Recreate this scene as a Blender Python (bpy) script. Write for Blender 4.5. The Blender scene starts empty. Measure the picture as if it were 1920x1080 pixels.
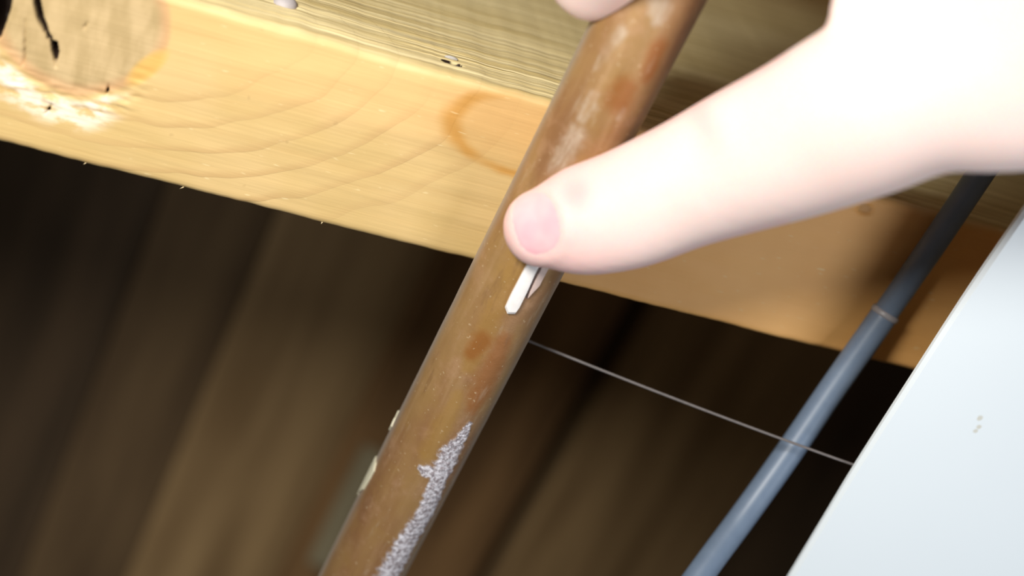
import bpy, bmesh, math, random
from mathutils import Vector, Matrix, noise
from mathutils.bvhtree import BVHTree

random.seed(7)
S = bpy.context.scene
COL = S.collection

# ------------------------------------------------------------------ camera
# The camera looks up at about 60 degrees under a floor.  World Z is up, the
# copper pipe runs along world Y, the joist roughly along world X.
W, H, F = 1920.0, 1080.0, 2637.0
CAM = Vector((0.0, 0.0, 1.30))
pd = Vector((-.4127, -.8112, -.4146)).normalized()          # pipe direction seen from the camera
jd = Vector((.945, -.234, -.232)); jd = (jd - pd * jd.dot(pd)).normalized()
nd = jd.cross(pd).normalized()
if nd.z > 0: nd = -nd
xd = pd.cross(nd)
M3 = Matrix((xd, pd, nd))                                    # camera axes -> world axes


def ray(px, py):
    return (M3 @ Vector(((px - W / 2) / F, -(py - H / 2) / F, -1.0)))


def at(px, py, d):
    return CAM + ray(px, py) * d


def on_z(px, py, z):
    r = ray(px, py)
    return CAM + r * ((z - CAM.z) / r.z)


def project(p):
    c = M3.transposed() @ (p - CAM)
    return (W / 2 + F * c.x / -c.z, H / 2 - F * c.y / -c.z, -c.z)


cd = bpy.data.cameras.new('camera')
cam = bpy.data.objects.new('camera', cd)
COL.objects.link(cam)
cam.matrix_world = Matrix.Translation(CAM) @ M3.to_4x4()
cd.sensor_width = 36.0
cd.lens = 36.0 * F / W
cd.clip_start = 0.01
cd.dof.use_dof = True
cd.dof.focus_distance = 0.258
cd.dof.aperture_fstop = 6.5
S.camera = cam

# ------------------------------------------------------------------ light
world = bpy.data.worlds.new('world')
S.world = world
world.use_nodes = True
world.node_tree.nodes['Background'].inputs[0].default_value = (1.0, .92, .80, 1)
world.node_tree.nodes['Background'].inputs[1].default_value = 0.04


def cam_pt(x, y, back):
    return CAM + M3 @ Vector((x, y, back))


def area(name, loc, target, size, power, colour):
    ld = bpy.data.lights.new(name, 'AREA')
    ld.shape = 'DISK'
    ld.size = size
    ld.energy = power
    ld.color = colour
    o = bpy.data.objects.new(name, ld)
    COL.objects.link(o)
    o.location = loc
    o.rotation_euler = (target - loc).to_track_quat('-Z', 'Y').to_euler()
    return o


area('work_lamp', cam_pt(-.072, .092, .0), cam_pt(.0, .02, -.27), .085, 1.14, (1.0, .96, .885))
area('fill_light', cam_pt(.16, -.20, -.10), cam_pt(.10, -.03, -.25), .12, .34, (.93, .96, 1.0))  # added fill, no real opening; lifts the panel and the thumb's underside

S.view_settings.view_transform = 'Standard'
S.view_settings.look = 'None'
S.view_settings.gamma = 1.0
S.view_settings.use_curve_mapping = False
S.view_settings.exposure = 0.0


# ------------------------------------------------------------------ helpers
def link(name, me, mat=None, parent=None, smooth=True):
    o = bpy.data.objects.new(name, me)
    COL.objects.link(o)
    if mat: me.materials.append(mat)
    if parent: o.parent = parent
    if smooth:
        for p in me.polygons: p.use_smooth = True
    return o


def mesh(name, verts, faces):
    me = bpy.data.meshes.new(name)
    me.from_pydata([tuple(v) for v in verts], [], faces)
    me.update()
    return me


def tag(o, label=None, cat=None, group=None, kind=None):
    if label: o['label'] = label
    if cat: o['category'] = cat
    if group: o['group'] = group
    if kind: o['kind'] = kind
    return o


def sstep(a, b, x):
    t = max(0.0, min(1.0, (x - a) / (b - a)))
    return t * t * (3 - 2 * t)


def catmull(P, t):
    """P: list of equal-length tuples, t in 0..len-1"""
    n = len(P)
    i = min(int(t), n - 2)
    f = t - i
    p0, p1, p2, p3 = P[max(i - 1, 0)], P[i], P[i + 1], P[min(i + 2, n - 1)]
    return [.5 * (2 * b + (c - a) * f + (2 * a - 5 * b + 4 * c - d) * f * f + (3 * b - a - 3 * c + d) * f ** 3)
            for a, b, c, d in zip(p0, p1, p2, p3)]


def tube(points, radius, nr=24, sub=8, caps=True):
    """round tube through world points; radius a number or list"""
    n = len(points)
    rad = radius if isinstance(radius, (list, tuple)) else [radius] * n
    P = [tuple(p) + (r,) for p, r in zip(points, rad)]
    ks = [k / sub for k in range((n - 1) * sub + 1)]
    C = [catmull(P, k) for k in ks]
    verts, faces = [], []
    ref = None
    for i, c in enumerate(C):
        a = Vector(C[max(i - 1, 0)][:3]); b = Vector(C[min(i + 1, len(C) - 1)][:3])
        t = (b - a).normalized()
        if ref is None:
            ref = t.orthogonal().normalized()
        ref = (ref - t * ref.dot(t)).normalized()
        bi = t.cross(ref)
        for k in range(nr):
            an = 2 * math.pi * k / nr
            verts.append(Vector(c[:3]) + (ref * math.cos(an) + bi * math.sin(an)) * c[3])
    for i in range(len(C) - 1):
        for k in range(nr):
            k2 = (k + 1) % nr
            faces.append((i * nr + k, i * nr + k2, (i + 1) * nr + k2, (i + 1) * nr + k))
    if caps:
        faces.append(tuple(reversed(range(nr))))
        faces.append(tuple(range((len(C) - 1) * nr, len(C) * nr)))
    return verts, faces


class NT:
    """tiny shader-node helper"""
    def __init__(self, name):
        self.m = bpy.data.materials.new(name)
        self.m.use_nodes = True
        self.t = self.m.node_tree
        self.b = self.t.nodes['Principled BSDF']

    def put(self, sock, v):
        if isinstance(v, bpy.types.NodeSocket):
            self.t.links.new(v, sock)
        elif isinstance(v, (tuple, list)) and len(v) == 3 and sock.type == 'RGBA':
            sock.default_value = (*v, 1)
        else:
            sock.default_value = v

    def math(self, op, a, b=0.0, c=0.0, clamp=False):
        n = self.t.nodes.new('ShaderNodeMath')
        n.operation = op
        n.use_clamp = clamp
        self.put(n.inputs[0], a); self.put(n.inputs[1], b); self.put(n.inputs[2], c)
        return n.outputs[0]

    def ramp(self, v, lo, hi, a=0.0, b=1.0):
        n = self.t.nodes.new('ShaderNodeMapRange')
        n.interpolation_type = 'SMOOTHSTEP'
        self.put(n.inputs[0], v); self.put(n.inputs[1], lo); self.put(n.inputs[2], hi)
        self.put(n.inputs[3], a); self.put(n.inputs[4], b)
        return n.outputs[0]

    def mix(self, f, a, b):
        n = self.t.nodes.new('ShaderNodeMix')
        n.data_type = 'RGBA'
        self.put(n.inputs[0], f); self.put(n.inputs[6], a); self.put(n.inputs[7], b)
        return n.outputs[2]

    def noise(self, vec, scale, detail=3.0, rough=.55, out=0):
        n = self.t.nodes.new('ShaderNodeTexNoise')
        if vec is not None: self.put(n.inputs['Vector'], vec)
        n.inputs['Scale'].default_value = scale
        n.inputs['Detail'].default_value = detail
        n.inputs['Roughness'].default_value = rough
        return n.outputs[out]

    def coord(self, which='Object'):
        return self.t.nodes.new('ShaderNodeTexCoord').outputs[which]

    def attr(self, name, out='Fac'):
        n = self.t.nodes.new('ShaderNodeAttribute')
        n.attribute_name = name
        return n.outputs[out]

    def sep(self, v):
        n = self.t.nodes.new('ShaderNodeSeparateXYZ')
        self.put(n.inputs[0], v)
        return n.outputs[0], n.outputs[1], n.outputs[2]

    def comb(self, x, y, z=0.0):
        n = self.t.nodes.new('ShaderNodeCombineXYZ')
        self.put(n.inputs[0], x); self.put(n.inputs[1], y); self.put(n.inputs[2], z)
        return n.outputs[0]

    def bump(self, h, dist, strength=1.0):
        n = self.t.nodes.new('ShaderNodeBump')
        n.inputs['Strength'].default_value = strength
        n.inputs['Distance'].default_value = dist
        self.put(n.inputs['Height'], h)
        self.put(self.b.inputs['Normal'], n.outputs[0])

    def set(self, **kw):
        for k, v in kw.items():
            self.put(self.b.inputs[k.replace('_', ' ')], v)
        return self.m


def attribute(me, name, values):
    a = me.attributes.new(name, 'FLOAT', 'POINT')
    a.data.foreach_set('value', values)


# ------------------------------------------------------------------ key levels
R_PIPE = .00795
AX0 = at(971, 502, .257)                 # a point on the pipe axis
ZP = AX0.z
ZJ = ZP + R_PIPE + .0012                 # underside of the joist

# ------------------------------------------------------------------ subfloor overhead
def old_wood(name, c1, c2):
    n = NT(name)
    x, y, z = n.sep(n.coord('Object'))
    v = n.comb(n.math('MULTIPLY', x, 60), n.math('MULTIPLY', y, 6), n.math('MULTIPLY', z, 40))
    g = n.noise(v, 1.0, 4)
    n.bump(g, .0015, .5)
    return n.set(Base_Color=n.mix(n.ramp(g, .3, .7), c1, c2), Roughness=.85)


wood_old = [old_wood('subfloor_wood_a', (.27, .165, .07), (.50, .33, .155)),
            old_wood('subfloor_wood_b', (.19, .10, .038), (.42, .24, .10)),
            old_wood('subfloor_wood_pale', (.32, .27, .16), (.46, .40, .26)),
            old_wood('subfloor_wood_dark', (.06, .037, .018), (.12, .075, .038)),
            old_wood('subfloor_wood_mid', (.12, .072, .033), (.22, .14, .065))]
ZS = ZJ + .190


def box_mesh(name, x0, x1, y0, y1, z0, z1, bev=.002):
    bm = bmesh.new()
    bmesh.ops.create_cube(bm, size=1)
    for v in bm.verts:
        v.co = Vector(((x0 + x1) / 2 + v.co.x * (x1 - x0), (y0 + y1) / 2 + v.co.y * (y1 - y0), (z0 + z1) / 2 + v.co.z * (z1 - z0)))
    if bev:
        bmesh.ops.bevel(bm, geom=bm.edges[:], offset=bev, segments=2, affect='EDGES', profile=.6)
    me = bpy.data.meshes.new(name)
    bm.to_mesh(me); bm.free()
    return me


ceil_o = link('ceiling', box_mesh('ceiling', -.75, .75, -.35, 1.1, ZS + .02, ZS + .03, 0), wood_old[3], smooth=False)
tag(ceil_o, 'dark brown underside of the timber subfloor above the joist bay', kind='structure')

# ------------------------------------------------------------------ joist
E0, E1 = on_z(0, 270, ZJ), on_z(1720, 700, ZJ)         # far lower edge of the joist
U = (E1 - E0).normalized()
V = Vector((0, 0, 1)).cross(U)
if V.y > 0: V = -V                                      # towards the viewer


def juv(px, py):
    p = on_z(px, py, ZJ) - E0
    return p.dot(U), p.dot(V)


JW = sum(juv(*q)[1] for q in ((460, 30), (1030, 190), (1640, 361))) / 3
print('joist width', JW, [juv(*q) for q in ((460, 30), (1030, 190), (1640, 361))], 'ZP', ZP, 'ZJ', ZJ)
JH = .184

# deep checks in the knot: polylines in joist u,v with half-width and depth
cracks = []
for pts in ([(62, -40, 6.0), (68, 8, 5.6), (74, 36, 5.0), (84, 58, 3.6), (88, 66, 2.2), (91, 72, 3.4), (94, 78, 2.0), (100, 84, 5.2), (102, 98, 5.4), (103, 112, 2.4), (104, 128, 1.0)],
            [(-6, 66, 6), (-1, 36, 11.0), (3, 12, 14), (7, -20, 15), (12, -50, 15)],
            [(46, 40, .8), (45, 80, 1.6), (45, 104, 1.8), (43, 122, 1.2)],
            [(97, 196, .7), (91, 206, 2.2), (84, 214, 1.0)],
            [(203, 160, .8), (201, 172, 2.2), (199, 180, 1.2)],
            [(163, 44, .6), (158, 52, 1.4), (155, 57, .6)]):
    cracks.append([(*juv(x, y), w * .000078) for x, y, w in pts])
dents = [(*juv(1622, 392), .0016, .0012, .0005), (*juv(1700, 365), .001, .001, .0003)]
KN = juv(150, 20)                                       # centre of the knot


def crack_depth(u, v):
    best = 0.0
    for poly in cracks:
        for a, b in zip(poly, poly[1:]):
            du, dv = b[0] - a[0], b[1] - a[1]
            L = du * du + dv * dv
            t = max(0, min(1, ((u - a[0]) * du + (v - a[1]) * dv) / L))
            d = math.hypot(u - a[0] - du * t, v - a[1] - dv * t)
            w = a[2] + (b[2] - a[2]) * t
            k = 1 - sstep(w * .75, w * 1.3 + .00012, d)
            if k > 0: best = max(best, k * (min(.008, w * 14) if w > .00017 else w * 5))
    return best


us = []
nk0, nk1 = juv(815, 118)[0], juv(880, 118)[0]
u = -.30
fine0, fine1, mid1 = juv(-60, 200)[0], juv(330, 200)[0], juv(1800, 600)[0]
while u < .55:
    us.append(u)
    if fine0 < u < fine1 or nk0 < u < nk1: u += .00022
    elif u < fine0: u = min(u + .012, fine0 + 1e-5)
    elif fine1 <= u < mid1: u += .0007
    else: u += .012
vs = [0 + .0 * i for i in range(1)]
prof = []                                               # (v, z, arc)
rc = .0016
prof += [(0.0, JH), (0.0, .05), (0.0, .02), (0.0, .006)]
for k in range(6):
    a = math.pi / 2 * k / 5
    prof.append((rc - rc * math.cos(a), rc - rc * math.sin(a)))
nv = 90
for k in range(1, nv):
    prof.append((rc + (JW - 2 * rc) * k / nv, 0))
for k in range(6):
    a = math.pi / 2 * k / 5
    prof.append((JW - rc + rc * math.sin(a), rc - rc * math.cos(a)))
for k in range(1, 36): prof.append((JW, rc + .00032 * k))
for k in range(1, 24): prof.append((JW, rc + .0112 + .0009 * k))
prof += [(JW, .06), (JW, .12), (JW, JH)]
arc = [0.0]
for a, b in zip(prof, prof[1:]):
    arc.append(arc[-1] + math.hypot(b[0] - a[0], b[1] - a[1]))
a0 = arc[4]                                             # arc position of the far edge
verts, uvl, depthv = [], [], []
_r = ray(850, 119); _q = E0 + V * JW
_h = CAM + _r * ((_q - CAM).dot(V) / _r.dot(V))
NT0 = ((_h - E0).dot(U), _h.z - ZJ)
print('notch', NT0, nk0, nk1)
for u in us:
    for (v, z), s in zip(prof, arc):
        bot = z < rc * 1.01
        p = E0 + U * u + V * v
        w = 0.0
        dz = z
        # waviness of the sawn edges
        ev = .00022 * noise.noise((u * 90, 1.3, 0)) + .00012 * noise.noise((u * 420, 4.3, 0))
        if v < .004: p += V * ev * (1 - v / .004)
        if v > JW - .004: p += V * (ev * 1.2)
        if bot and fine0 - .01 < u < mid1:
            d = crack_depth(u, v) if (u < fine1 + .001 or nk0 - .001 < u < nk1 + .001) else 0.0
            for (du, dv, a, b, dd) in dents:
                e = ((u - du) / a) ** 2 + ((v - dv) / b) ** 2
                if e < 1.6: d += dd * (1 - sstep(.5, 1.6, e))
            w = d
            # torn grain below the knot
            r = math.hypot((u - KN[0]) * .95, v - KN[1])
            torn = math.exp(-((r - .0165) / .0028) ** 2) * sstep(.005, .0, abs(u - KN[0] - .001) - .009)
            dz += torn * .0005 * (noise.noise((u * 190, v * 1100, 2)) + .6 * noise.noise((u * 500, v * 2600, 5)))
            dz += .00012 * noise.noise((u * 60, v * 300, 9))
            dz += .0006 * math.exp(-(r / .012) ** 2)
            dz += d
        elif z >= rc:
            if v > JW / 2 and nk0 < u < nk1 and z < .02:
                e = ((u - NT0[0]) / .0017) ** 2 + ((z - NT0[1] - (u - NT0[0]) * -.12) / .0006) ** 2
                e *= 1 + .5 * noise.noise((u * 900, z * 1500, 6))
                w = .0022 * (1 - sstep(.35, 1.25, e))
                p -= V * w
                w = max(w, .0022 * (1 - sstep(1.2, 2.1, e)))
            p -= V * (.00028 * noise.noise((u * 25, z * 900, 3)) + .0002 * noise.noise((u * 60, z * 2300, 8))) * (1 if v > JW / 2 else 0)
        p.z = ZJ + dz
        verts.append(p); uvl.append((u, s - a0)); depthv.append(min(1.0, w / .0025))
npf = len(prof)
faces = []
for i in range(len(us) - 1):
    for k in range(npf - 1):
        faces.append((i * npf + k, i * npf + k + 1, (i + 1) * npf + k + 1, (i + 1) * npf + k))
    faces.append((i * npf + npf - 1, i * npf, (i + 1) * npf, (i + 1) * npf + npf - 1))
faces.append(tuple(range(npf))[::-1])
faces.append(tuple((len(us) - 1) * npf + k for k in range(npf)))
jme = mesh('floor_joist', verts, faces)
uvm = jme.uv_layers.new(name='board')
lv = [0] * len(jme.loops)
jme.loops.foreach_get('vertex_index', lv)
flat = []
for i in lv: flat += uvl[i]
uvm.data.foreach_set('uv', flat)
attribute(jme, 'check', depthv)

# ---- pine material, in metres along (u) and across (v) the board
n = NT('pine_joist')
uvn = n.t.nodes.new('ShaderNodeUVMap'); uvn.uv_map = 'board'
x, y, _ = n.sep(uvn.outputs[0])
pos = n.comb(x, y)
wob = n.math('SUBTRACT', n.noise(pos, 55, 2), .5)
wob2 = n.math('SUBTRACT', n.noise(n.comb(n.math('ADD', x, 3.1), y), 130, 2), .5)
# growth rings sweeping round the knot
kx, ky = juv(180, 0)[0], .0375
ex = n.math('MULTIPLY', n.math('SUBTRACT', x, kx), 1 / 1.64)
ey = n.math('SUBTRACT', y, ky)
rr = n.math('SQRT', n.math('ADD', n.math('MULTIPLY', ex, ex), n.math('MULTIPLY', ey, ey)))
rr = n.math('ADD', rr, n.math('MULTIPLY', wob, .004))
rr = n.math('ADD', rr, n.math('MULTIPLY', wob2, .0003))
saw = n.math('FRACT', n.math('MULTIPLY', n.math('ADD', rr, .0006), 1 / .0046))
line = n.math('MULTIPLY', n.ramp(saw, .62, .955), n.ramp(saw, .97, 1.0, 1, 0))
ringfade = n.math('MULTIPLY', n.ramp(rr, .018, .024), n.ramp(rr, .040, .050, 1, 0))
line = n.math('MULTIPLY', line, ringfade)
line = n.math('MULTIPLY', line, n.ramp(n.noise(pos, 40, 1), .25, .6, .35, 1))
# straight grain
g1 = n.noise(n.comb(n.math('MULTIPLY', x, 14), n.math('MULTIPLY', y, 420)), 1.0, 3)
g2 = n.noise(n.comb(n.math('MULTIPLY', x, 60), n.math('MULTIPLY', y, 1300)), 1.0, 2)
blot = n.noise(pos, 38, 3)
col = n.mix(n.ramp(blot, .3, .7), (.645, .455, .185), (.715, .51, .235))
col = n.mix(n.math('MULTIPLY', n.ramp(g1, .45, .75), .22), col, (.55, .34, .12))
col = n.mix(n.math('MULTIPLY', line, .72), col, (.56, .36, .15))
# warm orange strip along the near edge
warm = n.math('MULTIPLY', n.ramp(y, JW - .016, JW - .004), n.ramp(n.math('ADD', y, n.math('MULTIPLY', wob, .004)), JW - .001, JW + .0015, 1, 0))
warm = n.math('MULTIPLY', warm, n.ramp(x, juv(300, 100)[0], juv(520, 100)[0]))
col = n.mix(n.math('MULTIPLY', warm, .8), col, (.84, .52, .22))
# orange tint on the right-hand length: warm bounced light painted into the wood
warm_bounce = n.math('MULTIPLY', n.ramp(n.math('ADD', x, n.math('MULTIPLY', wob, .02)), juv(940, 400)[0], juv(1150, 500)[0]), .85)
col = n.mix(warm_bounce, col, n.mix(n.ramp(blot, .3, .7), (.82, .41, .12), (.90, .48, .155)))
# knot: duller, slightly pink rim
kr = n.math('ADD', n.math('SQRT', n.math('ADD', n.math('POWER', n.math('SUBTRACT', x, KN[0]), 2), n.math('POWER', n.math('SUBTRACT', y, KN[1]), 2))), n.math('MULTIPLY', wob, .005))
kn = n.ramp(kr, .0128, .0150, 1, 0)
rad = n.noise(n.comb(n.math('MULTIPLY', x, 260), n.math('MULTIPLY', y, 90)), 1.0, 3)
col = n.mix(n.math('MULTIPLY', kn, .85), col, n.mix(n.ramp(rad, .35, .65), (.42, .305, .15), (.56, .415, .225)))
rim = n.math('MULTIPLY', n.ramp(kr, .0115, .0138), n.ramp(kr, .0138, .0150, 1, 0))
col = n.mix(n.math('MULTIPLY', rim, .55), col, (.62, .33, .16))
torn = n.math('MULTIPLY', n.ramp(kr, .0146, .0160), n.ramp(kr, .0185, .0215, 1, 0))
torn = n.math('MULTIPLY', torn, n.ramp(n.math('ABSOLUTE', n.math('SUBTRACT', x, KN[0] - .002)), .007, .014, 1, 0))
pale = n.noise(n.comb(n.math('MULTIPLY', x, 240), n.math('MULTIPLY', y, 500)), 1.0, 3)
col = n.mix(n.math('MULTIPLY', torn, n.ramp(pale, .35, .6)), col, (.93, .82, .66))  # pale torn fibres, with the light they catch put into the colour
# resin pocket and ring-shaped water stain
rpx, rpy = juv(278, 118)
res = n.math('ADD', n.math('POWER', n.math('MULTIPLY', n.math('SUBTRACT', n.math('ADD', x, n.math('MULTIPLY', n.math('SUBTRACT', y, rpy), -.55)), rpx), 1 / .0022), 2),
             n.math('POWER', n.math('MULTIPLY', n.math('SUBTRACT', y, rpy), 1 / .0045), 2))
col = n.mix(n.math('MULTIPLY', n.ramp(res, .2, 1.2, 1, 0), .7), col, (.74, .44, .09))
sx_, sy_ = juv(1010, 252)
sr = n.math('SQRT', n.math('ADD', n.math('POWER', n.math('MULTIPLY', n.math('SUBTRACT', x, sx_), 1 / .0170), 2),
                           n.math('POWER', n.math('MULTIPLY', n.math('SUBTRACT', y, sy_), 1 / .0078), 2)))
sr = n.math('ADD', sr, n.math('MULTIPLY', wob, .25))
sw = n.math('ADD', sr, n.math('MULTIPLY', wob2, .2))
stain = n.math('MULTIPLY', n.ramp(sw, .80, .96), n.ramp(sw, .98, 1.16, 1, 0))
stain = n.math('MULTIPLY', stain, n.ramp(n.noise(pos, 90, 2), .3, .6, .45, 1))
stain = n.math('MULTIPLY', stain, n.ramp(x, juv(1120, 250)[0], juv(1020, 250)[0]))
col = n.mix(n.math('MULTIPLY', n.ramp(sw, .8, 1.0, 1, 0), .22), col, (.62, .36, .11))
col = n.mix(n.math('MULTIPLY', stain, .8), col, (.60, .29, .05))
# treated olive sapwood on the near side face, strong straight ridges
side = n.ramp(n.math('ADD', y, n.math('MULTIPLY', wob, .004)), JW - .0012, JW + .0022)
g3 = n.noise(n.comb(n.math('MULTIPLY', x, 10), n.math('MULTIPLY', y, 520)), 1.0, 4, .65)
olive = n.mix(n.ramp(g3, .36, .64), (.62, .48, .21), (.90, .76, .43))
col = n.mix(side, col, olive)
# pale blurs and small flecks
fl = n.noise(n.comb(n.math('MULTIPLY', x, 330), n.math('MULTIPLY', y, 1500)), 1.0, 1)
col = n.mix(n.math('MULTIPLY', n.ramp(fl, .70, .80), n.math('SUBTRACT', .6, n.math('MULTIPLY', kn, .6))), col, (.88, .72, .40))
col = n.mix(n.math('MULTIPLY', n.ramp(n.noise(pos, 300, 1), .77, .82), .3), col, (.38, .24, .10))
# resinous dark wood deep inside the checks
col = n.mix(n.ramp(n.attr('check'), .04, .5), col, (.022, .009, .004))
hgt = n.math('ADD', n.math('MULTIPLY', g2, .35), n.math('MULTIPLY', g1, .5))
hgt = n.math('SUBTRACT', hgt, n.math('MULTIPLY', line, .15))
hgt = n.math('ADD', hgt, n.math('MULTIPLY', n.math('MULTIPLY', side, g3), 3.5))
n.bump(hgt, .00022, .8)
m_pine = n.set(Base_Color=col, Roughness=.62)
joist = link('floor_joist', jme, m_pine)
tag(joist, 'pale pine floor joist with a cracked knot, crossing behind the copper pipe', 'joist')

# nail head and chips on the joist edge
def dome(c, nrm, r, h, seg=20, rings=6):
    a = nrm.orthogonal().normalized(); b = nrm.cross(a)
    vs_, fs = [], []
    for i in range(rings):
        t = math.pi / 2 * i / rings
        for k in range(seg):
            an = 2 * math.pi * k / seg
            vs_.append(c + (a * math.cos(an) + b * math.sin(an)) * r * math.cos(t) + nrm * h * math.sin(t))
    vs_.append(c + nrm * h)
    for i in range(rings - 1):
        for k in range(seg):
            fs.append((i * seg + k, i * seg + (k + 1) % seg, (i + 1) * seg + (k + 1) % seg, (i + 1) * seg + k))
    for k in range(seg):
        fs.append(((rings - 1) * seg + k, (rings - 1) * seg + (k + 1) % seg, rings * seg))
    return vs_, fs


n = NT('galvanised_steel')
m_steel = n.set(Base_Color=n.mix(n.noise(n.coord(), 900), (.40, .37, .38), (.54, .50, .52)), Metallic=.0, Roughness=.6)


def joist_pt(px, py):
    """where the ray through a pixel meets the joist's underside or its near side"""
    u_, v_ = juv(px, py)
    if v_ <= JW: return on_z(px, py, ZJ), Vector((0, 0, -1))
    r = ray(px, py)
    q = E0 + V * JW
    return CAM + r * ((q - CAM).dot(V) / r.dot(V)), V.copy()


p_, nn_ = joist_pt(535, 8)
v_, f_ = dome(p_ - nn_ * .0001, nn_, .0022, .0017)
nail = link('nail_head', mesh('nail_head', v_, f_), m_steel, joist)
nail['label'] = 'grey steel nail head'
n = NT('grey_chip')
m_chip = n.set(Base_Color=n.mix(n.noise(n.coord(), 1500), (.40, .38, .36), (.52, .50, .48)), Roughness=.7)
p_, nn_ = joist_pt(846, 109)
bm = bmesh.new()
bmesh.ops.create_icosphere(bm, subdivisions=3, radius=1)
for v in bm.verts:
    d = 1 + .25 * noise.noise(v.co * 2.3)
    v.co = p_ + (U * v.co.x * .0012 + V * v.co.y * .0004 + Vector((0, 0, v.co.z * .0003))) * d
cm = bpy.data.meshes.new('wood_chip'); bm.to_mesh(cm); bm.free()
chip = link('wood_chip', cm, m_chip, joist)
chip['label'] = 'small grey lifted wood chip'
# tiny pale splinters standing off the far sawn edge
n = NT('splinter_wood')
m_spl = n.set(Base_Color=n.mix(n.noise(n.coord(), 800), (.74, .58, .32), (.85, .70, .44)), Roughness=.7)
for px in (160, 343, 604):
    py = 270 + px * .25
    b0 = E0 + U * (on_z(px, py, ZJ) - E0).dot(U) + V * .0002 + Vector((0, 0, .0008))
    L = random.uniform(.0004, .0009)
    tip = b0 - V * L * .55 + U * random.uniform(-1, 1) * L - Vector((0, 0, .0004))
    side_ = U * .00014
    vs_ = [b0 - side_, b0 + side_, b0 + Vector((0, 0, .0004)), tip]
    sp = link('splinter', mesh('splinter', vs_, [(0, 1, 3), (1, 2, 3), (2, 0, 3), (0, 2, 1)]), m_spl, joist, smooth=False)

# ------------------------------------------------------------------ subfloor boards (above the joist)
def sx(px, py):
    return on_z(px, py, ZS)


# board boundaries follow the pipe direction; x taken on the subfloor plane
def bx(px, py): return sx(px, py).x


cuts = [(-.62, None)]
bnds = [bx(-400, 1000), bx(70, 1000), bx(270, 1000), bx(560, 1000), bx(938, 1000), bx(982, 1000), bx(1375, 1000), bx(1800, 1000)]
kinds = [3, 4, 0, 1, 3, 0, 3]  # darker side planks carry the falloff around the lit pool in their colour
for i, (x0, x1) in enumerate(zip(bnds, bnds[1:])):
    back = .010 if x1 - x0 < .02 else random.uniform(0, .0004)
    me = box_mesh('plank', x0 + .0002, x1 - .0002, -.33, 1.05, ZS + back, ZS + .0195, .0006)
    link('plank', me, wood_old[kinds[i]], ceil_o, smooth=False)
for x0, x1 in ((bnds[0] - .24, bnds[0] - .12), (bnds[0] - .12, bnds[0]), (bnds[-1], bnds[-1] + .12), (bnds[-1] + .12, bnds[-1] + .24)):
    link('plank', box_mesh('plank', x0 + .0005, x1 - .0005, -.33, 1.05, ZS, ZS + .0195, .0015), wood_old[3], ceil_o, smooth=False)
# a short pale batten nailed under the boards
ba, bb = sx(578, 1040), sx(685, 830)
me = box_mesh('batten', min(ba.x, bb.x), min(ba.x, bb.x) + .011, min(ba.y, bb.y), max(ba.y, bb.y), ZS - .006, ZS, .0012)
bt = link('batten', me, wood_old[2], ceil_o, smooth=False)
bt['label'] = 'short pale strip of wood'

# ------------------------------------------------------------------ copper pipe
NS, NA = 1100, 168
y0, y1 = -.19, .34
Xv, Zv = Vector((1, 0, 0)), Vector((0, 0, 1))


def pipe_hit(px, py):
    """(axial y, angle) where the ray through a pixel meets the pipe; nearest tangent if it misses"""
    r = ray(px, py)
    o = CAM - AX0
    a = r.x ** 2 + r.z ** 2
    b = 2 * (r.x * o.x + r.z * o.z)
    c = o.x ** 2 + o.z ** 2 - R_PIPE ** 2
    D = b * b - 4 * a * c
    t = (-b - math.sqrt(max(D, 0))) / (2 * a)
    p = o + r * t
    an = math.atan2(p.z, p.x)
    return p.y, (an - 2 * math.pi if an > math.pi / 2 else an)


def poly_mask(pts):
    return [(*pipe_hit(x, y), w * .0001) for x, y, w in pts]


scuff = [poly_mask([(880, 795, 6), (865, 822, 14), (846, 846, 22), (832, 880, 24), (820, 905, 20), (806, 950, 22), (785, 985, 26), (762, 1020, 26), (744, 1052, 28), (725, 1090, 28), (690, 1160, 30)]),
         poly_mask([(828, 888, 10), (800, 884, 14), (790, 878, 8)])]
silv = [poly_mask([(1230, -60, 16), (1238, 20, 14), (1232, 40, 8)]),
        poly_mask([(1112, 180, 7), (1104, 200, 10), (1090, 222, 7)]),
        poly_mask([(1170, 205, 3), (1160, 222, 4)]),
        poly_mask([(1165, 60, 8), (1130, 110, 7), (1118, 128, 4)]),
        poly_mask([(1080, 250, 12), (1060, 290, 14), (1040, 320, 10)])]
dark = [poly_mask([(1170, 165, 20), (1160, 190, 22)]),
        poly_mask([(1235, 90, 16), (1215, 140, 14)]),
        poly_mask([(905, 640, 18), (885, 662, 14)]), poly_mask([(945, 640, 16), (925, 690, 22), (900, 740, 24), (888, 765, 14)])]
ochre = [poly_mask([(975, 480, 22), (950, 530, 22), (925, 590, 20), (900, 650, 22), (880, 690, 14)]),
         poly_mask([(860, 740, 10), (830, 800, 20), (800, 850, 16)])]


def polyd(masks, y, an):
    best = 9.0
    for poly in masks:
        if not (min(q[0] for q in poly) - .010 < y < max(q[0] for q in poly) + .008): continue
        for a, b in zip(poly, poly[1:]):
            da = b[1] - a[1]
            ay, aa = a[0], a[1]
            dy, dl = b[0] - a[0], da * R_PIPE
            qy, ql = y - ay, (an - aa) * R_PIPE
            L = dy * dy + dl * dl + 1e-12
            t = max(0, min(1, (qy * dy + ql * dl) / L))
            d = math.hypot(qy - dy * t, ql - dl * t)
            w = a[2] + (b[2] - a[2]) * t
            best = min(best, d / w)
    return best


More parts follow.
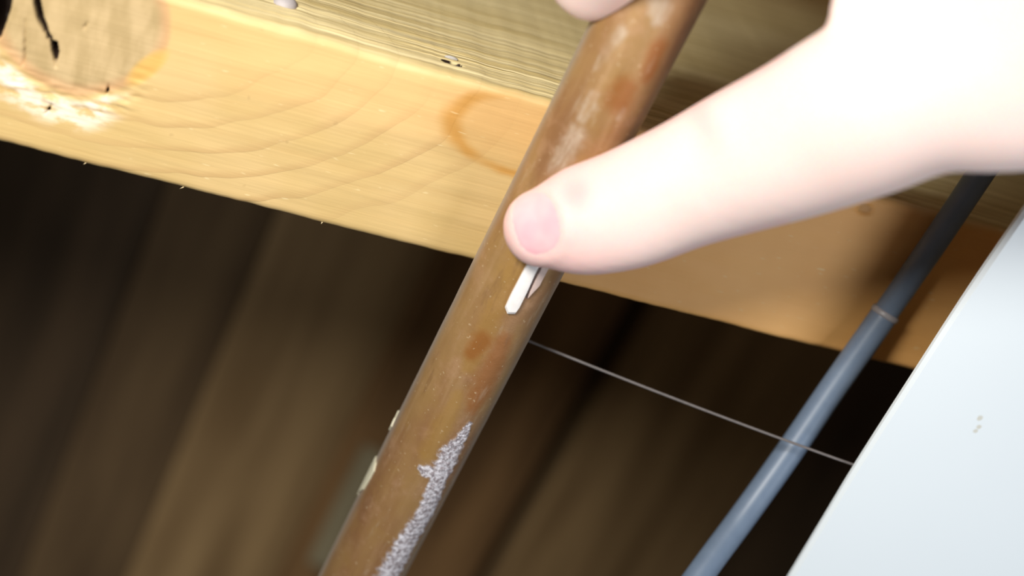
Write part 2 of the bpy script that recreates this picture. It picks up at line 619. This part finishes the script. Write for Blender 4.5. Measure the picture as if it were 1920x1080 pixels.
ang0 = pipe_hit(971, 502)[1]
ylist = []
yv = y0
fy0, fy1 = -.075, .115
yv = y0
while yv < y1:
    ylist.append(yv)
    yv += .00028 if fy0 < yv < fy1 else .006
verts, faces, sc, si, dk, oc, fk = [], [], [], [], [], [], []
vis = []
for yv in ylist:
    for k in range(NA):
        an = ang0 - math.pi + 2 * math.pi * k / NA
        r = R_PIPE
        s1 = s2 = s3 = s4 = 0.0
        if fy0 < yv < fy1 and abs(an - ang0) < 2.0:
            nz = noise.noise((yv * 900, an * 7, 1.0)) + .7 * noise.noise((yv * 2300, an * 18, 4.0))
            s1 = 1 - sstep(.75, 1.15, polyd(scuff, yv, an) + nz * .30)
            s2 = 1 - sstep(.0, 2.1, polyd(silv, yv, an) + nz * .45)
            s3 = 1 - sstep(.35, 1.7, polyd(dark, yv, an) + nz * .2)
            s4 = 1 - sstep(.3, 1.7, polyd(ochre, yv, an) + nz * .2)
            r += s1 * (.00012 + .00016 * noise.noise((yv * 1500, an * 12, 7)))
            r += .00003 * noise.noise((yv * 300, an * 3, 2))
        verts.append(Vector((AX0.x + r * math.cos(an), AX0.y + yv, AX0.z + r * math.sin(an))))
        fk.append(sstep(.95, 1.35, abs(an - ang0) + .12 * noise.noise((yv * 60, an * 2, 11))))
        sc.append(s1); si.append(s2); dk.append(s3); oc.append(s4)
nl = len(ylist)
for i in range(nl - 1):
    for k in range(NA):
        k2 = (k + 1) % NA
        faces.append((i * NA + k, i * NA + k2, (i + 1) * NA + k2, (i + 1) * NA + k))
faces.append(tuple(range(NA))[::-1]); faces.append(tuple((nl - 1) * NA + k for k in range(NA)))
pme = mesh('copper_pipe', verts, faces)
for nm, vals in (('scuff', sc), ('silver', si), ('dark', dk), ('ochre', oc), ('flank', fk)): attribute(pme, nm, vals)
n = NT('tarnished_copper')
pc = n.coord('Object')
x, y, z = n.sep(pc)
pv = n.comb(n.math('MULTIPLY', x, 3), y, n.math('MULTIPLY', z, 3))
b1 = n.noise(pv, 45, 3)
b2 = n.noise(pc, 700, 3)
b3 = n.noise(n.comb(n.math('MULTIPLY', x, 500), n.math('MULTIPLY', y, 60), n.math('MULTIPLY', z, 500)), 1.0, 2)
col = n.mix(n.ramp(b1, .3, .7), (.28, .14, .060), (.37, .22, .088))
col = n.mix(n.math('MULTIPLY', n.ramp(b3, .5, .75), .25), col, (.55, .36, .20))
mot = n.noise(pc, 160, 4, .65)
col = n.mix(n.math('MULTIPLY', n.ramp(mot, .5, .68), .35), col, (.34, .20, .06))
col = n.mix(n.math('MULTIPLY', n.ramp(mot, .5, .32), .35), col, (.50, .30, .18))
col = n.mix(n.math('MULTIPLY', n.attr('ochre'), .55), col, (.40, .23, .055))
col = n.mix(n.math('MULTIPLY', n.attr('dark'), .9), col, (.30, .115, .025))
strk = n.noise(n.comb(n.math('MULTIPLY', x, 420), n.math('MULTIPLY', y, 90), n.math('MULTIPLY', z, 420)), 1.0, 4, .65)
col = n.mix(n.math('MULTIPLY', n.attr('silver'), n.ramp(strk, .38, .62, .15, .75)), col, (.58, .48, .38))
col = n.mix(n.math('MULTIPLY', n.ramp(strk, .58, .74), .35), col, (.52, .40, .28))
col = n.mix(n.math('MULTIPLY', n.ramp(strk, .42, .28), .45), col, (.22, .115, .05))
col = n.mix(n.math('MULTIPLY', n.attr('flank'), .55), col, (.40, .36, .31))  # grey rim reflections painted in, placed by angle from the camera side
spk = n.math('MULTIPLY', n.ramp(n.noise(pc, 1300, 1), .70, .76), .5)
col = n.mix(spk, col, (.62, .48, .30))
fine = n.noise(pc, 2600, 2)
col = n.mix(n.attr('scuff'), col, n.mix(n.ramp(n.noise(pc, 1400, 3, .7), .40, .60), (.30, .25, .27), (.88, .86, .93)))
n.bump(n.math('ADD', n.math('MULTIPLY', b2, .6), n.math('MULTIPLY', fine, n.math('ADD', .3, n.math('MULTIPLY', n.attr('scuff'), 2.5)))), .00008, .7)
n.b.inputs['Sheen Weight'].default_value = .18
n.b.inputs['Sheen Roughness'].default_value = .4
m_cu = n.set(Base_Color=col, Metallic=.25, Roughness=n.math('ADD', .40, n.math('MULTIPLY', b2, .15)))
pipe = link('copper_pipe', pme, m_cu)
tag(pipe, 'brown tarnished copper pipe with a pale split and white scuffs, running diagonally under the joist', 'pipe')


def on_pipe(y, an, off):
    r = R_PIPE + off
    return Vector((AX0.x + r * math.cos(an), AX0.y + y, AX0.z + r * math.sin(an)))


def pipe_patch(name, outline_px, off, mat, label, edge=.00025, dome_h=.0):
    """a thin raised plate that hugs the pipe, outlined by a closed polygon in (y, angle)"""
    P = [pipe_hit(*q) for q in outline_px]
    # resample the outline
    O = []
    N = len(P)
    for i in range(N):
        a, b = P[i], P[(i + 1) % N]
        for t in range(6): O.append((a[0] + (b[0] - a[0]) * t / 6, a[1] + (b[1] - a[1]) * t / 6))
    cy, ca = sum(q[0] for q in O) / len(O), sum(q[1] for q in O) / len(O)
    vs_, fs = [], []
    rings = [(1.0, -.0004), (1.0, off * .6), (.90, off), (.55, off + dome_h * .7), (.2, off + dome_h)]
    m = len(O)
    for k, h in rings:
        for (yy, aa) in O:
            vs_.append(on_pipe(cy + (yy - cy) * k, ca + (aa - ca) * k, h))
    vs_.append(on_pipe(cy, ca, off + dome_h))
    for i in range(len(rings) - 1):
        for k in range(m):
            fs.append((i * m + k, i * m + (k + 1) % m, (i + 1) * m + (k + 1) % m, (i + 1) * m + k))
    for k in range(m): fs.append(((len(rings) - 1) * m + k, (len(rings) - 1) * m + (k + 1) % m, len(rings) * m))
    me = mesh(name, vs_, fs)
    bm = bmesh.new(); bm.from_mesh(me); bmesh.ops.recalc_face_normals(bm, faces=bm.faces); bm.to_mesh(me); bm.free()
    o = link(name, me, mat, pipe, smooth=False)
    if label: o['label'] = label
    return o


n = NT('bright_white_metal')
m_lip = n.set(Base_Color=n.mix(n.noise(n.coord(), 900, 2), (.84, .80, .78), (.93, .92, .94)), Roughness=.42)
n = NT('pinkish_bare_metal')
m_lip2 = n.set(Base_Color=n.mix(n.noise(n.coord(), 1200, 2), (.56, .42, .38), (.70, .55, .50)), Roughness=.45)
n = NT('dark_slit')
m_slit = n.set(Base_Color=n.mix(n.noise(n.coord(), 1500, 2), (.10, .06, .05), (.20, .13, .11)), Roughness=.7)
n = NT('flaking_paint')
m_flk = n.set(Base_Color=n.mix(n.noise(n.coord(), 1400, 3), (.58, .55, .40), (.80, .78, .62)), Roughness=.6)
pipe_patch('split_gap', [(1016, 490), (1026, 490), (1012, 512), (996, 545), (988, 560), (985, 556), (996, 526)], .00012, m_slit, 'dark line of the split')
pipe_patch('split_lip', [(996, 478), (1020, 478), (1004, 508), (987, 546), (972, 576), (965, 586), (951, 586), (947, 574), (957, 552), (978, 512)], .00075, m_lip, 'bright white lip of the split', dome_h=.0001)
pipe_patch('split_lip', [(1022, 484), (1038, 484), (1024, 508), (1010, 535), (998, 548), (989, 558), (992, 548), (1006, 518)], .0004, m_lip2, 'narrow pinkish lip of the split')
pipe_patch('paint_flake', [(706, 855), (706, 868), (703, 884), (694, 900), (683, 918), (672, 926), (668, 926), (680, 902), (692, 876)], .00035, m_flk, 'pale curling flake')
pipe_patch('paint_flake', [(745, 768), (742, 784), (735, 800), (728, 806), (732, 792), (738, 778)], .0003, m_flk, 'thin pale flake')

# ------------------------------------------------------------------ white panel lower right
ZW = ZJ - .0245
edge_px = [(1920, 400), (1820, 546), (1720, 700), (1610, 872), (1545, 980), (1485, 1080)]
E = [on_z(px, py, ZW) for px, py in edge_px]
first = E[0] + (E[0] - E[1]).normalized() * .16
last = E[-1] + (E[-1] - E[-2]).normalized() * .14
cur = [first] + [Vector(catmull([tuple(p) for p in E], k / 6)) for k in range((len(E) - 1) * 6 + 1)] + [last]
far = [p + (E[0] - E[-1]).normalized().cross(Zv) * (.17 if (E[0] - E[-1]).cross(Zv).dot(U) > 0 else -.17) for p in cur]
n = NT('white_painted_sheet')
bcp = on_z(1832, 797, ZW)
oc_ = n.coord('Object')
x, y, z = n.sep(oc_)


def blob(px, py, r, seed):
    q = on_z(px, py, ZW)
    dx = n.math('SUBTRACT', x, q.x); dy = n.math('SUBTRACT', y, q.y)
    d = n.math('SQRT', n.math('ADD', n.math('MULTIPLY', dx, dx), n.math('MULTIPLY', dy, dy)))
    d = n.math('ADD', d, n.math('MULTIPLY', n.math('SUBTRACT', n.noise(oc_, 900, 2), .5), r))
    return n.ramp(d, r * .3, r * 1.2, 1, 0)


spots = n.math('MAXIMUM', n.math('MAXIMUM', blob(1837, 784, .0007, 0), blob(1836, 800, .0006, 1)), blob(1829, 808, .0006, 2))
m_panel = n.set(Base_Color=n.mix(n.math('MULTIPLY', spots, .6), n.mix(n.noise(oc_, 25, 2), (.80, .88, .94), (.83, .91, .97)), (.55, .50, .36)), Roughness=.45)
T = Vector((0, 0, .0022))
vs_ = []
L_ = len(cur)
inn = (far[0] - cur[0]).normalized()
for p, q in zip(cur, far):
    vs_ += [p + inn * .0006, p + T * .35, p + T * .7, p + inn * .0006 + T, q + T, q]
fs = []
for i in range(L_ - 1):
    for k in range(6):
        fs.append((i * 6 + k, i * 6 + (k + 1) % 6, (i + 1) * 6 + (k + 1) % 6, (i + 1) * 6 + k))
fs.append(tuple(range(6))); fs.append(tuple((L_ - 1) * 6 + k for k in range(6))[::-1])
me = mesh('white_panel', vs_, fs)
bm = bmesh.new(); bm.from_mesh(me); bmesh.ops.recalc_face_normals(bm, faces=bm.faces); bm.to_mesh(me); bm.free()
panel = link('white_panel', me, m_panel, smooth=False)
tag(panel, 'smooth white panel with one small brown spot, beside the slate grey cable', 'panel')

# ------------------------------------------------------------------ black cable
n = NT('slate_cable_rubber')
m_cab = n.set(Base_Color=n.mix(n.noise(n.coord(), 300, 2), (.125, .175, .26), (.17, .23, .325)), Roughness=.42)
cab_px = [(2010, 80, 4), (1920, 205, 4), (1832, 335, 4), (1745, 465, 4), (1660, 588, 4), (1570, 716, 7), (1478, 850, 12), (1395, 966, 18), (1318, 1070, 26), (1225, 1200, 36)]
cab_w = [on_z(a, b, ZJ - c * .001) for a, b, c in cab_px]
print('cable depths', [round(project(p)[2], 4) for p in cab_w])
v_, f_ = tube(cab_w[:5] + [cab_w[4] + (cab_w[5] - cab_w[4]) * .1], .0025, 28, 10)
cable = link('cable', mesh('cable', v_, f_), m_cab)
tag(cable, 'slate grey round cable with a sleeve joint, slanting between copper pipe and white panel', 'cable')
v_, f_ = tube([cab_w[4]] + cab_w[5:], [.00272] * 6, 28, 10)
link('sleeve', mesh('sleeve', v_, f_), m_cab, cable)
n = NT('grey_sleeve_ring')
m_ring = n.set(Base_Color=n.mix(n.noise(n.coord(), 600, 2), (.26, .26, .28), (.38, .37, .40)), Roughness=.4)
d_ = (cab_w[5] - cab_w[4]).normalized()
v_, f_ = tube([cab_w[4] - d_ * .0006, cab_w[4] - d_ * .0004, cab_w[4] + d_ * .0004, cab_w[4] + d_ * .0007], [.0024, .00285, .00295, .0027], 28, 4)
r_ = link('sleeve_ring', mesh('sleeve_ring', v_, f_), m_ring, cable)
r_['label'] = 'lighter grey rim of the sleeve'

# ------------------------------------------------------------------ thin grey thread
dl = project(on_z(1612, 874, ZW))[2]
n = NT('grey_thread')
m_thr = n.set(Base_Color=n.mix(n.noise(n.coord(), 900, 2), (.12, .11, .11), (.20, .18, .18)), Roughness=.6)
q_ = on_z(1612, 874, ZW) + T * 1.6 + inn * .0
ta, tb = at(960, 626, .2745), at(1650, 889, dl + .0035)
thr = []
for k in range(9):
    t = k / 8
    b_ = .9 * (4 * t * (1 - t)) * 3
    q = ta.lerp(tb, t)
    thr.append(q - (M3 @ Vector((0, 1, 0))) * (.0001 * b_ * 2))
v_, f_ = tube(thr, .00026, 8, 10)
thread = link('grey_thread', mesh('grey_thread', v_, f_), m_thr)
tag(thread, 'thin grey thread stretched from the copper pipe to the white panel', 'thread')
print('panel depth at thread', dl)

# ------------------------------------------------------------------ hand
def loft(sections, nr=28, sub=6, caps=(True, True)):
    """sections: (px, py, depth, half-width px, thickness factor)"""
    P = []
    for (px, py, d, hw, fl) in sections:
        c = at(px, py, d)
        P.append((*c, hw * d / F, hw * d / F * fl))
    C = [catmull(P, k / sub) for k in range((len(P) - 1) * sub + 1)]
    verts, faces = [], []
    rings = []
    m = len(C)
    fwd = M3 @ Vector((0, 0, -1))
    fr = []
    for i, c in enumerate(C):
        a = Vector(C[max(i - 1, 0)][:3]); b = Vector(C[min(i + 1, m - 1)][:3])
        t = (b - a).normalized()
        s = t.cross(fwd)
        s.normalize()
        fr.append((Vector(c[:3]), t, s, s.cross(t).normalized(), c[3], c[4]))
    seq = []
    c, t, s, d, rs, rd = fr[0]
    if caps[0]:
        for k in (80, 60, 40, 20):
            a = math.radians(k)
            seq.append((c - t * rs * math.sin(a) * .95, s, d, rs * math.cos(a), rd * math.cos(a)))
    for (c, t, s, d, rs, rd) in fr: seq.append((c, s, d, rs, rd))
    c, t, s, d, rs, rd = fr[-1]
    if caps[1]:
        for k in (20, 40, 60, 80):
            a = math.radians(k)
            seq.append((c + t * rs * math.sin(a) * .95, s, d, rs * math.cos(a), rd * math.cos(a)))
    for (c, s, d, rs, rd) in seq:
        for k in range(nr):
            an = 2 * math.pi * k / nr
            verts.append(c + s * rs * math.cos(an) + d * rd * math.sin(an))
    for i in range(len(seq) - 1):
        for k in range(nr):
            faces.append((i * nr + k, i * nr + (k + 1) % nr, (i + 1) * nr + (k + 1) % nr, (i + 1) * nr + k))
    faces.append(tuple(range(nr))[::-1])
    faces.append(tuple((len(seq) - 1) * nr + k for k in range(nr)))
    return verts, faces


chains = []
# thumb, from its tip to the wrist
chains.append([(1012, 428, .2425, 76, .80), (1078, 416, .2410, 103, .80), (1175, 392, .2385, 115, .80), (1282, 347, .2350, 122, .86),
               (1395, 300, .2300, 138, .88), (1500, 258, .2240, 152, .85), (1610, 208, .2180, 168, .85), (1740, 150, .2130, 180, .85),
               (1900, 120, .2100, 205, .75), (2150, 50, .2080, 250, .6), (2450, -100, .2080, 320, .5)])
# web between thumb and index finger
chains.append([(1640, 150, .2150, 110, .55), (1655, 20, .2130, 100, .5), (1690, -110, .2110, 110, .6)])
# back of the hand, along each metacarpal
for k, (kx_, ky_) in enumerate(((1690, -190), (1740, -420), (1830, -640), (1960, -830))):
    chains.append([(kx_, ky_, .206 - .002 * (k == 1), 120 - 8 * k, .95), ((kx_ + 2450) / 2, (ky_ - 280) / 2 + 20 * k, .206, 170, .75), (2480, -190 - 25 * k, .208, 190, .75)])
# index finger: over the pipe, tip hooked down its left side
chains.append([(1690, -190, .2050, 112, .95), (1540, -212, .2050, 104, .95), (1390, -222, .2080, 100, 1), (1268, -180, .2130, 97, 1), (1180, -118, .2220, 96, 1), (1108, -50, .2330, 94, .90)])
# middle, ring and little fingers curl round the pipe above
chains.append([(1740, -420, .2040, 114, .95), (1560, -500, .2040, 106, .95), (1410, -520, .2065, 100, 1), (1285, -470, .2110, 96, 1), (1205, -380, .2190, 92, 1), (1165, -300, .2300, 84, .95)])
chains.append([(1830, -640, .2060, 108, .95), (1660, -730, .2050, 102, .95), (1510, -740, .2070, 96, 1), (1390, -690, .2120, 92, 1), (1320, -610, .2200, 88, 1), (1290, -540, .2300, 76, .95)])
chains.append([(1960, -830, .2080, 94, .95), (1800, -910, .2080, 86, .95), (1670, -915, .2100, 80, 1), (1570, -870, .2150, 76, 1), (1510, -800, .2220, 72, 1), (1480, -740, .2310, 62, .95)])
# wrist and forearm, out of the picture to the right
chains.append([(2400, -180, .2080, 360, .55), (2700, -220, .2000, 350, .62), (3300, -330, .1850, 390, .75), (4200, -480, .1680, 480, .85), (5200, -640, .1550, 560, .9)])

verts, faces = [], []
for ch in chains:
    v_, f_ = loft(ch)
    o_ = len(verts)
    verts += v_
    faces += [tuple(i + o_ for i in f) for f in f_]
raw = mesh('hand_raw', verts, faces)
bm = bmesh.new(); bm.from_mesh(raw); bmesh.ops.recalc_face_normals(bm, faces=bm.faces); bm.to_mesh(raw); bm.free()
tmp = bpy.data.objects.new('hand_raw', raw)
COL.objects.link(tmp)
md = tmp.modifiers.new('r', 'REMESH'); md.mode = 'VOXEL'; md.voxel_size = .0009; md.adaptivity = 0
md = tmp.modifiers.new('s', 'SMOOTH'); md.factor = .5; md.iterations = 14
dg = bpy.context.evaluated_depsgraph_get()
hme = bpy.data.meshes.new_from_object(tmp.evaluated_get(dg))
hme.name = 'hand'
bpy.data.objects.remove(tmp)

# thumbnail bed, cuticle fold and knuckle creases pressed into the skin
NC = (1004, 419)
ca_, sa_ = math.cos(math.radians(14)), math.sin(math.radians(14))


def nail_e(px, py):
    dx, dy = px - NC[0], py - NC[1]
    a = dx * ca_ - dy * sa_            # along the thumb
    b = dx * sa_ + dy * ca_
    return a / (45 if a > 0 else 42), b / 60


blush, nailm = [], []
fwd = M3 @ Vector((0, 0, -1))
hme.update()
norms = [v.normal.copy() for v in hme.vertices]
for v, nr_ in zip(hme.vertices, norms):
    px, py, d = project(v.co)
    facing = -nr_.dot((v.co - CAM).normalized())
    bl = 0.0
    if facing > .05 and 900 < px < 1480 and 100 < py < 560:
        a, b = nail_e(px, py)
        e = (abs(a) ** 2.5 + abs(b) ** 2.5) ** .4
        off = .00022 * math.exp(-((e - 1.22) / .16) ** 2) * sstep(-.9, .1, a) - .00025 * (1 - sstep(.85, 1.05, e))
        # creases over the joint
        for (cx, k) in ((1300, 1), (1322, .8), (1345, .6), (1128, .2)):
            dx = (px - cx) * .94 - (py - 300) * .34
            off -= .00010 * k * math.exp(-(dx / 4.5) ** 2) * sstep(.25, .7, facing)
        off += .00005 * noise.noise(v.co * 900)
        v.co += nr_ * off * sstep(.05, .35, facing)
        bl = .9 * math.exp(-(((px - 1082) / 38) ** 2 + ((py - 366) / 42) ** 2))
        bl = max(bl, .5 * math.exp(-(((px - 1065) / 30) ** 2 + ((py - 455) / 26) ** 2)))
        bl = max(bl, .55 * math.exp(-((((px - 1325) * .94 - (py - 240) * .34) / 26) ** 2 + ((py - 235) / 60) ** 2)))
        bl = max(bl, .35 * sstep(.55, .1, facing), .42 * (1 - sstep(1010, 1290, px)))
    blush.append(bl)
hme.update()
attribute(hme, 'blush', blush)
n = NT('pale_skin')
hc = n.coord('Object')
skin = n.mix(n.ramp(n.noise(hc, 60, 3), .3, .7), (.89, .69, .645), (.92, .73, .69))
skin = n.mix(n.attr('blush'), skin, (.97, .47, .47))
n.bump(n.noise(hc, 1400, 3), .00006, .5)
n.b.inputs['Subsurface Weight'].default_value = .4
n.b.inputs['Subsurface Radius'].default_value = (1.0, .35, .2)
n.b.inputs['Subsurface Scale'].default_value = .002
m_skin = n.set(Base_Color=skin, Roughness=.55)
hand = link('hand', hme, m_skin)
tag(hand, 'pale right hand with its thumb pressed on the copper pipe beside the split', 'hand')

bvh = BVHTree.FromPolygons([v.co for v in hme.vertices], [tuple(p.vertices) for p in hme.polygons])
vs_, fs = [], []
NR, NA2 = 10, 40
for i in range(NR + 1):
    k = i / NR
    for j in range(NA2):
        an = 2 * math.pi * j / NA2
        ca, sa = math.cos(an), math.sin(an)
        q = (abs(ca) ** 2.5 + abs(sa) ** 2.5) ** -.4
        a, b = ca * q * k, sa * q * k
        a *= (45 if a > 0 else 42); b *= 60
        px, py = NC[0] + a * ca_ + b * sa_, NC[1] - a * sa_ + b * ca_
        r = ray(px, py).normalized()
        hit, nrm, _, _ = bvh.ray_cast(CAM, r)
        kk = 1.0
        while (hit is None or abs(nrm.dot(r)) < .3) and kk > .3:
            kk -= .03
            r = ray(NC[0] + (px - NC[0]) * kk, NC[1] + (py - NC[1]) * kk).normalized()
            hit, nrm, _, _ = bvh.ray_cast(CAM, r)
        lift = .00012 * (1 - k ** 4) + (-.0002 if k == 1 else 0)
        vs_.append(hit - r * (lift + .00010))
for i in range(NR):
    for j in range(NA2):
        fs.append((i * NA2 + j, i * NA2 + (j + 1) % NA2, (i + 1) * NA2 + (j + 1) % NA2, (i + 1) * NA2 + j))
n = NT('fingernail')
nme = mesh('thumbnail', vs_, fs)
bm = bmesh.new(); bm.from_mesh(nme)
bmesh.ops.remove_doubles(bm, verts=bm.verts, dist=1e-6)
bmesh.ops.recalc_face_normals(bm, faces=bm.faces); bm.to_mesh(nme); bm.free()
m_nail = n.set(Base_Color=n.mix(n.ramp(n.noise(n.coord(), 150, 2), .3, .7), (.86, .46, .52), (.87, .57, .60)), Roughness=.32)
tn = link('thumbnail', nme, m_nail, hand)
tn['label'] = 'smooth pink nail'
